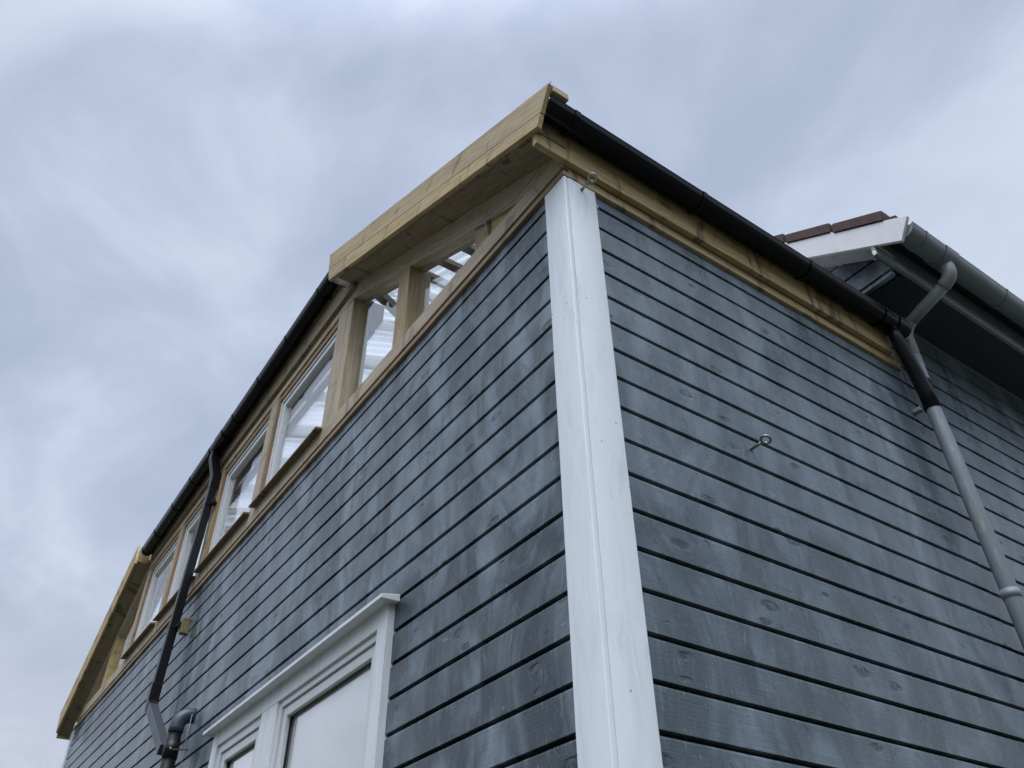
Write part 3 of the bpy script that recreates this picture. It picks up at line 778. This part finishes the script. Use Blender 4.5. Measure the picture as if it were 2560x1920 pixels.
tube('hook', [(.015, 4.381, 3.242), (-.06, 4.357, 3.228), (-.14, 4.16, 3.172), (-.155, 4.135, 3.167), (-.16, 4.15, 3.178), (-.145, 4.18, 3.186)], .005, M_ZINC, hk, 10)
tube('cable', [(-.02, 4.335, 3.46), (-.025, 4.33, 3.3), (-.018, 4.335, 3.1), (-.02, 4.34, 2.6)], .0022, M_GREYP, hk, 8)

gp = thing('downpipe', 'grey round downpipe from the grey gutter down the cladded wall, paint flaking', 'downpipe', (2.54, -.075, 0))
PX, PY = 2.545, -.075
top = [(2.55, -.468, 5.26), (2.55, -.468, 5.20)]
low = (2.60, -.105, 5.02)
tube('pipe_bend', top + arc((2.55, -.468, 5.20), (2.552, -.468, 5.14), (2.558, -.40, 5.122), 8)[1:], .041, M_GREYP, gp, 20)
tube('pipe_offset', [(2.558, -.41, 5.125), (2.585, -.12, 5.047)], .037, M_GREYP, gp, 20)
tube('pipe_bend', arc((2.583, -.14, 5.052), (2.59, -.075, 5.03), (2.588, -.075, 4.94), 8) + [Vector((2.57, -.075, 4.75))], .038, M_GREYP, gp, 20)
tube('pipe', [(2.57, -.075, 4.80), (PX, PY, 4.45), (PX, PY, 0)], .041, M_GREYD, gp, 24)
for z in (3.285, 1.6): tube('collar', [(PX, PY, z - .022), (PX, PY, z + .022)], .0445, M_GREYD, gp, 24)
bm = bmesh.new(); add_box(bm, PX - .065, PX - .03, -.035, .012, 4.40, 4.425); link('clip', bm, M_GREYP, gp, bevel=.003)
bp = thing('offset_pipe', 'short black cranked pipe from the black gutter into the grey downpipe', 'downpipe', (2.45, -.08, 4.5))
tube('spout', [(2.385, -.0985, 4.955), (2.387, -.0985, 4.88)], .030, M_BLACKP, bp, 20)
tube('bent_pipe', [(2.386, -.10, 4.90), (2.388, -.10, 4.865), (2.40, -.098, 4.83), (2.475, -.09, 4.63), (2.525, -.082, 4.50), (2.537, -.078, 4.44)], [.033, .035, .038, .041, .044, .045], M_BLACKP, bp, 20)
tube('collar', [(PX - .002, PY, 4.40), (PX + .0, PY, 4.60)], .0455, M_BLACKP, bp, 20)

# ------------------------------------------------------------ eye bolts
def eyebolt(base, label, tilt):
    r = thing('eye_bolt', label, 'eye bolt', base, 'eye bolts on the house')
    b = Vector(base); c = b + Vector((0, -.082, .002))
    nrm = Vector((sin(tilt), 0, cos(tilt))); yv = Vector((0, -1, 0)); xv = yv.cross(nrm)
    bm = bmesh.new()
    ring = [c + (yv * cos(a) + xv * sin(a)) * .0195 for a in [2 * pi * i / 28 for i in range(28)]]
    n = len(ring); rings = []
    for i, q in enumerate(ring):
        rad = (q - c).normalized(); rr_ = []
        for k_ in range(10):
            an = 2 * pi * k_ / 10; rr_.append(bm.verts.new(q + rad * cos(an) * .0058 + nrm * sin(an) * .0058))
        rings.append(rr_)
    for i in range(n):
        for k_ in range(10): bm.faces.new((rings[i][k_], rings[(i + 1) % n][k_], rings[(i + 1) % n][(k_ + 1) % 10], rings[i][(k_ + 1) % 10]))
    link('ring', bm, M_ZINC, r, smooth=True)
    tube('shank', [b + Vector((0, .01, 0)), b + Vector((0, -.04, 0)), c - yv * .019], [.0065, .0065, .0062], M_ZINC, r, 12)
    tube('nut', [b + Vector((0, .004, 0)), b + Vector((0, -.006, 0))], .0095, M_ZINC, r, 6, smooth=False)
eyebolt((.102, .001, 4.69), 'steel eye bolt screwed into the top of the white corner post', radians(20))
eyebolt((.926, .014, 3.565), 'steel eye bolt screwed into the middle of the slate blue cladding', radians(24))

# ------------------------------------------------------------ bare tree behind the far corner
tr = thing('bare_tree', 'leafless tree whose pale twigs show at the lower left corner', 'tree', (.6, 26.0, 0))
bm = bmesh.new(); bmt = bmesh.new(); random.seed(11)
def grow(bmx, p, dr, ln, r, depth):
    pts = [p]; rr_ = [r]; q = p.copy(); dd = dr.copy()
    for i in range(4):
        dd = (dd + Vector((random.uniform(-.16, .16), random.uniform(-.16, .16), random.uniform(-.02, .12)))).normalized()
        q = q + dd * ln / 4; pts.append(q.copy()); rr_.append(r * (1 - .13 * (i + 1)))
    add_tube(bmx, pts, rr_, 6 if depth > 1 else 4)
    if depth == 0: return
    for i in range(random.choice((3, 4)) if depth > 1 else 4):
        k_ = random.randint(2, 4)
        nd = (dd + Vector((random.uniform(-.8, .8), random.uniform(-.8, .8), random.uniform(-.1, .6)))).normalized()
        grow(bm, pts[k_], nd, ln * random.uniform(.58, .78), rr_[k_] * .62, depth - 1)
grow(bmt, Vector((.6, 26, 0)), Vector((0, 0, 1)), 3.1, .17, 5)
link('trunk', bmt, M_BARK, tr, smooth=True); link('branches', bm, M_BARK, tr, smooth=True)
